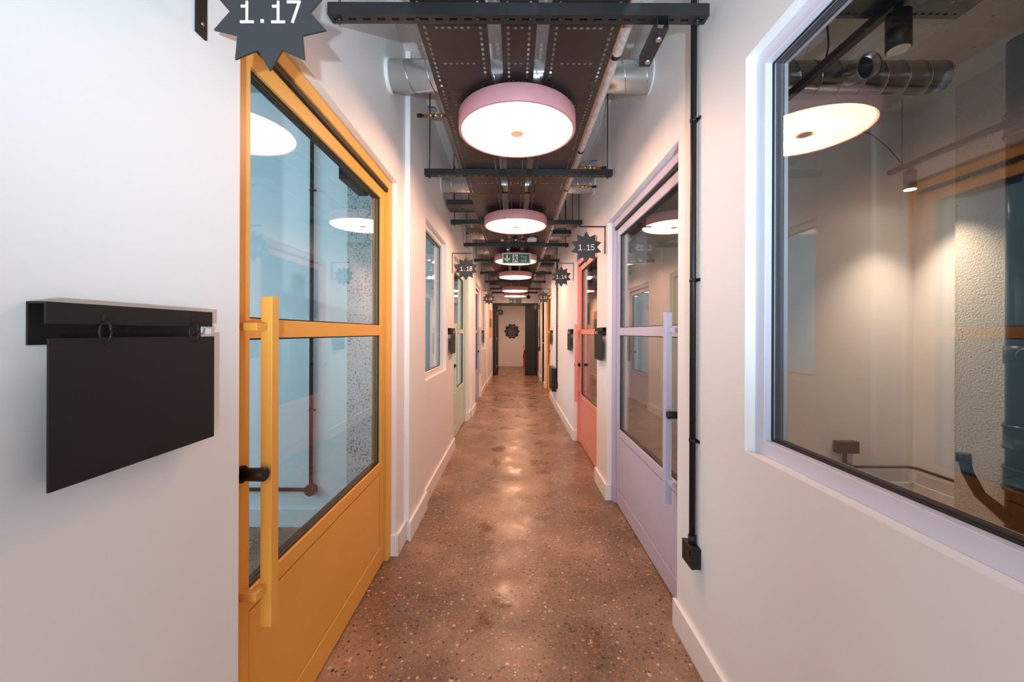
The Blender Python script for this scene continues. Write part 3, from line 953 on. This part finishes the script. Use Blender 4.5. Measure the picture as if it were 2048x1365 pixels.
star_sign(-1, 0.641, 4.18, '1.18', 'black star sign reading 1.18 before the mint door')
star_sign(-1, 0.638, 7.92, '1.19', 'small black star sign over the far lilac door side, reading 1.19')
star_sign(1, XR, 3.11, '1.15', 'black star sign reading 1.15 in front of the salmon door')
star_sign(1, XR, 4.76, '1.14', 'black star sign reading 1.14 past the salmon door')
star_sign(1, XR, 7.60, '1.13', 'small black star sign before the far yellow door, reading 1.13')
star_sign(1, XR, 10.55, 'mic', 'small black star sign with a microphone symbol near the end doorway')
star_sign(-1, 0.60, 13.3, '20', 'tiny black star sign reading 20 beyond the doorway')

# big star on the lobby wall
t = thing('wall_star', 'large black star with lines of white script on the lobby wall', 'sign', (-0.07, 14.83, 0.95))
s = MB(); star_plate(s, -0.075, 1.285, 0.295, 0.235, 14.835, 14.85, 10, 72)
pl = s.build('plate', 'sign', t)
w = MB(); rnd = random.Random(3)
for k, (x0, x1) in enumerate(((-0.02, 0.08), (-0.10, 0.05), (-0.16, 0.13), (-0.15, 0.13), (-0.13, 0.11), (-0.09, 0.08))):
    z = 1.285 + 0.19 - k * 0.074; x = x0 - 0.075
    pts = [(x, z)]
    while x < x1 - 0.075:
        x += 0.010; pts.append((x, z + rnd.uniform(-0.012, 0.012)))
    ribbon(w, pts, 0.006, 14.833, 14.8355)
w.build('script', 'white', pl)


# ------------------------------------------------------------------ fire exit signs
def fire_exit(cx, y, cz, w, h, lb, wires):
    t = thing('fire_exit_sign', lb, 'sign', (cx, y, cz - h / 2))
    b = MB(); b.box(cx - w / 2, cx + w / 2, y - 0.004, y + 0.004, cz - h / 2, cz + h / 2)
    pl = b.build('border', 'glow' if not wires else 'plastic', t, bevel=0.001)
    m = 0.018 * w / 0.37
    MB().box(cx - w / 2 + m, cx + w / 2 - m, y - 0.0052, y - 0.0035, cz - h / 2 + m * 0.8, cz + h / 2 - m * 0.8).build('green_field', 'green', pl)
    ink = 'white' if wires else 'glow'
    def ox(px): return cx - w / 2 + (px - 230) / 1560.0 * w
    def oz(py): return cz + h / 2 - (py - 165) / 580.0 * h
    y0, y1 = y - 0.0064, y - 0.0050
    a = MB()
    a.prism([(ox(p), oz(q)) for p, q in ((505, 650), (665, 490), (665, 380), (550, 470), (550, 265), (450, 265), (450, 470), (340, 380), (340, 490))], y0, y1)
    a.build('arrow', ink, pl)
    a = MB(); a.box(ox(795), ox(1095), y0, y1, oz(668), oz(250)); dr = a.build('doorway_symbol', ink, pl)
    a = MB(); y0, y1 = y - 0.0074, y - 0.0062
    sc_ = w / 1560.0
    a.prism([(ox(900) + 32 * sc_ * math.cos(k * math.pi / 6), oz(298) + 32 * sc_ * math.sin(k * math.pi / 6)) for k in range(12)], y0, y1)
    for pts, th in (([(940, 370), (955, 440)], 75), ([(810, 430), (870, 410), (920, 365)], 30), ([(960, 360), (1020, 360), (1060, 415)], 30),
                    ([(945, 440), (920, 520), (860, 610)], 40), ([(965, 440), (1000, 545), (1090, 555)], 36)):
        ribbon(a, [(ox(p), oz(q)) for p, q in pts], th * sc_, y0, y1)
    a.build('running_figure', 'green', pl)
    font_mesh('wording', 'Fire\nexit', 215 * sc_, ox(1250), y - 0.0058, oz(440), ink, pl, bold=0.0)
    if wires:
        for x in (cx - w / 2 + 0.012, cx + w / 2 - 0.012):
            MB().tube([(x, y, cz + h / 2), (x, y, TZ)], 0.0008, 6).build('wire', 'zinc', t)
fire_exit(0.028, 5.26, 2.207, 0.372, 0.139, 'hanging green fire exit sign in front of the third lamp', True)
fire_exit(0.035, 11.64, 2.147, 0.372, 0.145, 'small fire exit sign on the wall above the black doorway', False)


# ------------------------------------------------------------------ notice boards on rails
def board(side, xw, D0, lb):
    X = lambda d: side * (xw - d)
    D1 = D0 + 0.297
    t = thing('notice_board', lb, 'board', (X(0), (D0 + D1) / 2, 1.03), 'black hanging boards beside the doors')
    r = MB()
    y0, y1 = D0 + (0.0 if True else 0), D1
    P = [(X(0), 1.2305), (X(0.003), 1.2305), (X(0.003), 1.286), (X(0.024), 1.286), (X(0.024), 1.259), (X(0.027), 1.259), (X(0.027), 1.289), (X(0), 1.289)]
    r.prism(P if side < 0 else P[::-1], y0, y1)
    rail = r.build('rail', 'board', t, bevel=0.0006)
    p = MB(); p.box(X(0.028), X(0.031), D0, D1, 1.034, 1.2395)
    pl = p.build('panel', 'board', t, bevel=0.0004)
    for k, y in enumerate((D0 + 0.075, D1 - 0.052)):
        c = [(X(0.030 + 0.009 * math.cos(a)), y, 1.248 + 0.017 * math.sin(a)) for a in [q * 2 * math.pi / 16 for q in range(17)]]
        o = MB().tube(c, 0.0017, 8).build('ring', 'black', t)
        MB().box(X(0.0268), X(0.0278), y - 0.002, y + 0.002, 1.262, 1.275).build('slot', 'gasket', rail)
    lock = MB().box(X(0.0), X(0.02), y1, y1 + 0.006, 1.244, 1.256).build('tag', 'plastic', rail)
    return t
board(-1, 0.647, 0.537, 'large black board hung from a rail beside the big yellow door')
board(-1, 0.641, 3.93, 'black board on the wall before the mint door')
board(-1, 0.638, 7.98, 'small black board past the far lilac door')
board(1, XR, 3.065, 'black board on the pier between lilac and salmon doors')
board(1, XR, 4.76, 'black board just past the salmon door')
board(1, XR, 7.28, 'small black board before the far yellow door')


# ------------------------------------------------------------------ conduits, sockets, boxes
def conduit(side, xw, D, z0, z1, saddles, r, lb, m='black'):
    t = thing('conduit', lb, 'conduit', (side * (xw - r), D, z0))
    x = side * (xw - r - 0.004)
    MB().tube([(x, D, z0), (x, D, z1)], r, 16).build('pipe', m, t)
    for z in saddles:
        s = MB(); s.tube([(x, D, z - 0.006), (x, D, z + 0.006)], r + 0.002, 16)
        s.box(side * xw, side * (xw - 0.004), D - r - 0.016, D + r + 0.010, z - 0.006, z + 0.006)
        s.tube([(x, D - r - 0.010, z), (x + side * -0.004, D - r - 0.010, z)], 0.004, 8)
        s.build('saddle', m, t)
    s = MB(); s.tube([(x, D, z0), (x, D, z0 + 0.035)], r + 0.003, 16); s.build('gland', m, t)
    return t
conduit(1, XR, 1.545, 0.445, CEIL, (2.06, 1.45, 0.84), 0.0115, 'black vertical conduit between the big window and the lilac door')
conduit(1, XR, 6.45, 0.44, 2.40, (1.95, 1.35, 0.8), 0.011, 'black conduit further along, above the black wall box')
conduit(1, XR, 10.75, 0.85, 2.05, (1.7,), 0.012, 'thin black conduit beside the solid black door')

def socket(side, xw, D0, D1, z0, z1, dep, lb):
    X = lambda d: side * (xw - d)
    t = thing('wall_socket', lb, 'socket', (X(0), (D0 + D1) / 2, z0))
    MB().box(X(0), X(dep - 0.008), D0, D1, z0, z1).build('back_box', 'black', t, bevel=0.002)
    pl = MB().box(X(dep - 0.008), X(dep), D0 - 0.001, D1 + 0.001, z0 - 0.001, z1 + 0.001).build('face_plate', 'black', t, bevel=0.002)
    c = (D0 + D1) / 2; zc = (z0 + z1) / 2
    MB().box(X(dep), X(dep + 0.005), c - 0.030, c - 0.016, zc + 0.006, zc + 0.024).build('switch', 'black', pl, bevel=0.001)
    for q0, q1, q2, q3 in ((0.010, 0.014, 0.010, 0.018), (0.0, 0.007, -0.012, -0.008), (0.017, 0.024, -0.012, -0.008)):
        MB().box(X(dep), X(dep + 0.0006), c + q0, c + q1, zc + q2, zc + q3).build('pin_hole', 'gasket', pl)
socket(1, XR, 1.503, 1.589, 0.370, 0.447, 0.036, 'black switched socket at the foot of the near conduit')
socket(1, XR, 6.41, 6.49, 0.36, 0.44, 0.036, 'small black socket below the distant conduit')

t = thing('wall_heater', 'black slotted box low on the white wall past the salmon door', 'heater', (0.65, 6.95, 0.28))
b = MB().box(XR, 0.625, 6.62, 7.18, 0.28, 0.66).build('casing', 'black', t, bevel=0.006)
for k in range(9):
    MB().box(0.6245, 0.622, 6.66, 7.14, 0.33 + k * 0.034, 0.342 + k * 0.034).build('grille_bar', 'strut', b)
MB().tube([(0.640, 6.6195, 0.40), (0.640, 6.616, 0.40)], 0.006, 10).build('indicator', 'plastic', b)

t = thing('switch_plate', 'small stack of black switches beside the solid black door', 'switch', (XR, 10.95, 1.1))
b = MB().box(XR, XR - 0.02, 10.9, 11.0, 1.10, 1.38).build('plate', 'black', t, bevel=0.002)
for k in range(4):
    MB().box(XR - 0.02, XR - 0.026, 10.925, 10.975, 1.12 + k * 0.068, 1.16 + k * 0.068).build('rocker', 'strut', b)
t = thing('junction_box', 'black junction box at the foot of the thin conduit', 'box', (XR, 10.75, 0.75))
MB().box(XR, XR - 0.045, 10.70, 10.80, 0.76, 0.86).build('body', 'black', t, bevel=0.003)
MB().box(XR - 0.045, XR - 0.050, 10.698, 10.802, 0.758, 0.862).build('lid', 'black', t, bevel=0.002)

# art panels on the left wall near the end
t = thing('wall_art', 'tall narrow wall panel in salmon, olive and orange blocks', 'art', (-0.62, 10.5, 1.1))
for z0, z1, m in ((1.60, 1.82, 'art_pink'), (1.37, 1.60, 'art_green'), (1.13, 1.37, 'art_orange')):
    MB().box(-0.62, -0.602, 10.25, 10.95, z0, z1).build('colour_block', m, t, bevel=0.001)

# things under the trays
t = thing('wifi_access_point', 'white square wireless access point under the tray', 'device', (0.20, 4.86, 2.34))
MB().box(0.155, 0.265, 4.80, 4.92, 2.345, 2.372).build('body', 'plastic', t, bevel=0.008)
MB().box(0.18, 0.24, 4.83, 4.89, 2.372, 2.387).build('bracket', 'plastic', t)
t = thing('emergency_light', 'small emergency light with green indicator under the narrow tray', 'light', (0.02, 4.86, 2.35))
MB().lathe([(0.0, -0.03), (0.02, -0.03), (0.035, -0.012), (0.04, 0), (0, 0)], (0.018, 4.86, 2.387), 20).build('body', 'black', t)
MB().lathe([(0.0, -0.034), (0.009, -0.032), (0.009, -0.028)], (0.018, 4.86, 2.387), 10).build('indicator', 'led', t)
t = thing('smoke_detector', 'small white round sensor under the wide tray', 'sensor', (-0.14, 4.9, 2.36))
MB().lathe([(0.0, -0.022), (0.012, -0.02), (0.02, -0.008), (0.022, 0), (0, 0)], (-0.15, 4.98, 2.387), 20).build('body', 'plastic', t)
MB().lathe([(0.0, -0.024), (0.004, -0.023), (0.004, -0.02)], (-0.15, 4.98, 2.387), 8).build('indicator', 'zinc', t)
t = thing('dome_camera', 'small black dome camera hanging before the end wall', 'camera', (0.40, 11.3, 2.2))
MB().lathe([(0.0, -0.06), (0.03, -0.05), (0.05, -0.02), (0.052, 0.0), (0.052, 0.03), (0, 0.03)], (0.40, 11.25, 2.235), 24).build('dome', 'black', t)
MB().tube([(0.40, 11.25, 2.26), (0.40, 11.25, 2.387)], 0.012, 10).build('stem', 'black', t)

# lobby: extinguisher and call point sign
t = thing('fire_extinguisher', 'red fire extinguisher half hidden by the black door leaf', 'extinguisher', (0.425, 14.6, 0))
MB().lathe([(0, 0.14), (0.075, 0.14), (0.08, 0.16), (0.08, 0.52), (0.06, 0.58), (0.025, 0.61), (0.022, 0.63), (0, 0.63)], (0.425, 14.62, 0), 28).build('cylinder', 'red', t)
MB().box(0.40, 0.46, 14.58, 14.66, 0.63, 0.66).build('valve_head', 'black', t, bevel=0.004)
MB().tube([(0.425, 14.56, 0.64), (0.37, 14.53, 0.60), (0.34, 14.54, 0.40), (0.35, 14.56, 0.30)], 0.011, 10).build('hose', 'black', t)
MB().lathe([(0, 0.0), (0.10, 0.0), (0.10, 0.03), (0.085, 0.05), (0.085, 0.14), (0, 0.14)], (0.425, 14.62, 0), 24).build('stand', 'red', t)
t = thing('call_point', 'small red call point plate above the fire extinguisher', 'alarm', (0.35, 14.84, 0.67))
o = MB().box(0.325, 0.385, 14.828, 14.85, 0.70, 0.77).build('plate', 'red', t, bevel=0.003)
MB().box(0.34, 0.37, 14.825, 14.829, 0.715, 0.75).build('window', 'plastic', o)


# ------------------------------------------------------------------ inside the rooms
# left room behind the yellow door: brown conduit with a round box
t = thing('room_conduit', 'dark brown conduit with a round box, seen through the yellow door', 'conduit', (-1.29, 2.58, 0.24))
MB().tube([(-1.29, 2.582, 0.25), (-1.29, 2.582, CEIL)], 0.012, 14).build('pipe', 'conduit', t)
MB().tube([(-1.30, 2.582, 0.243), (-3.6, 2.582, 0.243)], 0.011, 14).build('branch', 'conduit', t)
bx = MB().tube([(-1.29, 2.60, 0.243), (-1.29, 2.563, 0.243)], 0.036, 24).build('round_box', 'conduit', t)
for dx, dz in ((0.02, 0.015), (-0.02, -0.015)):
    MB().tube([(-1.29 + dx, 2.563, 0.243 + dz), (-1.29 + dx, 2.561, 0.243 + dz)], 0.004, 8).build('screw', 'brass', bx)
for z in (0.75, 1.3, 2.15):
    o = MB().tube([(-1.29, 2.582, z - 0.006), (-1.29, 2.582, z + 0.006)], 0.015, 14).build('saddle', 'conduit', t)
    MB().tube([(-1.268, 2.59, z), (-1.268, 2.575, z)], 0.006, 8).build('saddle_screw', 'conduit', o)

# room behind the big window
t = thing('room_socket', 'brown-black socket on a short conduit behind the big window', 'socket', (2.50, 3.06, 0.28))
MB().box(2.44, 2.60, 3.045, 3.10, 0.345, 0.435).build('body', 'conduit', t, bevel=0.004)
MB().tube([(2.52, 3.085, 0.25), (2.52, 3.085, 0.345)], 0.013, 14).build('pipe', 'conduit', t)
MB().tube([(2.52, 3.10, 0.235), (2.52, 3.06, 0.235)], 0.036, 20).build('round_box', 'conduit', t)
MB().tube([(2.52, 3.085, 0.235), (3.0, 3.085, 0.235), (3.035, 3.05, 0.235), (3.035, 2.4, 0.235), (3.035, 0.4, 0.235)], 0.010, 12).build('run', 'conduit', t)

t = thing('soil_pipe', 'thick dark teal soil pipe standing behind the big window', 'pipe', (2.90, 2.30, 0))
o = MB().tube([(2.90, 2.30, 0.0), (2.90, 2.30, CEIL)], 0.075, 32).build('stack', 'soil', t)
for z in (0.42, 0.66, 2.45):
    c = MB(); c.tube([(2.90, 2.30, z - 0.07), (2.90, 2.30, z - 0.055), (2.90, 2.30, z - 0.055), (2.90, 2.30, z + 0.055), (2.90, 2.30, z + 0.055), (2.90, 2.30, z + 0.07)], [0.084, 0.09, 0.083, 0.083, 0.09, 0.084], 32)
    c.build('collar', 'soil', t)
a = MB(); a.tube([(2.90, 2.30, 1.08), (2.90, 2.30, 1.18)], 0.083, 32); a.tube([(2.86, 2.26, 1.13), (2.80, 2.20, 1.13)], 0.045, 24)
a.build('access_cap', 'soil', t)
MB().tube([(2.90, 2.30, 0.14), (2.84, 2.34, 0.20), (2.76, 2.40, 0.30), (2.72, 2.43, 0.42), (2.71, 2.44, 0.50)], [0.045, 0.035, 0.028, 0.028, 0.028], 16).build('waste_branch', 'soil', t)
MB().tube([(2.71, 2.44, 0.48), (2.708, 2.442, 0.53)], 0.034, 16).build('branch_cap', 'soil', t)

def track(x, y0, y1, z, spots, lb):
    t = thing('track_light', lb, 'lamp', (x, (y0 + y1) / 2, z))
    MB().box(x - 0.017, x + 0.017, y0, y1, z, z + 0.032).build('track', 'black', t, bevel=0.002)
    for y in (y0 + 0.1, y1 - 0.1):
        MB().tube([(x, y, z + 0.03), (x, y, CEIL)], 0.002, 6).build('suspension_wire', 'black', t)
    for y, lit in spots:
        b = MB(); b.tube([(x, y, z - 0.03), (x, y, z - 0.16)], 0.037, 24, caps=True)
        b.tube([(x, y, z), (x, y, z - 0.032)], 0.014, 12)
        o = b.build('spot_head', 'black', t)
        MB().tube([(x, y, z - 0.1601), (x, y, z - 0.1625)], 0.033, 24).build('lens', 'spotlit' if lit else 'spotoff', o)
        if lit:
            light('track_spot', 'SPOT', (x, y, z - 0.17), lit, (1.0, 0.74, 0.53), rot=(math.radians(-8), 0, 0), spot_size=math.radians(92), spot_blend=1.0, shadow_soft_size=0.03)
track(2.77, -0.6, 3.0, 2.42, ((2.84, 85.0), (1.0, 85.0)), 'black track with a lit spotlight, over the soil pipe side')
track(1.39, -0.6, 2.4, 2.44, ((1.47, 0),), 'black track with an unlit spotlight, close behind the big window')
c = MB()
c.tube([(2.72, 2.86, 2.46), (2.72, 2.95, 2.6), (2.70, 3.06, 2.75), (2.55, 3.06, 2.80)], 0.004, 8)
tag(c.build('lamp_cable', 'black'), 'thin dark flex rising from the lit spotlight track', 'cable')
c = MB()
c.tube([(1.5, 2.0, 2.92), (1.50, 1.95, 2.75), (1.47, 1.9, 2.6), (1.43, 1.87, 2.50)], 0.004, 8)
tag(c.build('lamp_flex', 'black'), 'black flex dropping to the unlit spotlight track', 'cable')

for o in list(COL.objects):
    if '_w' in o.keys():
        del o['_w']
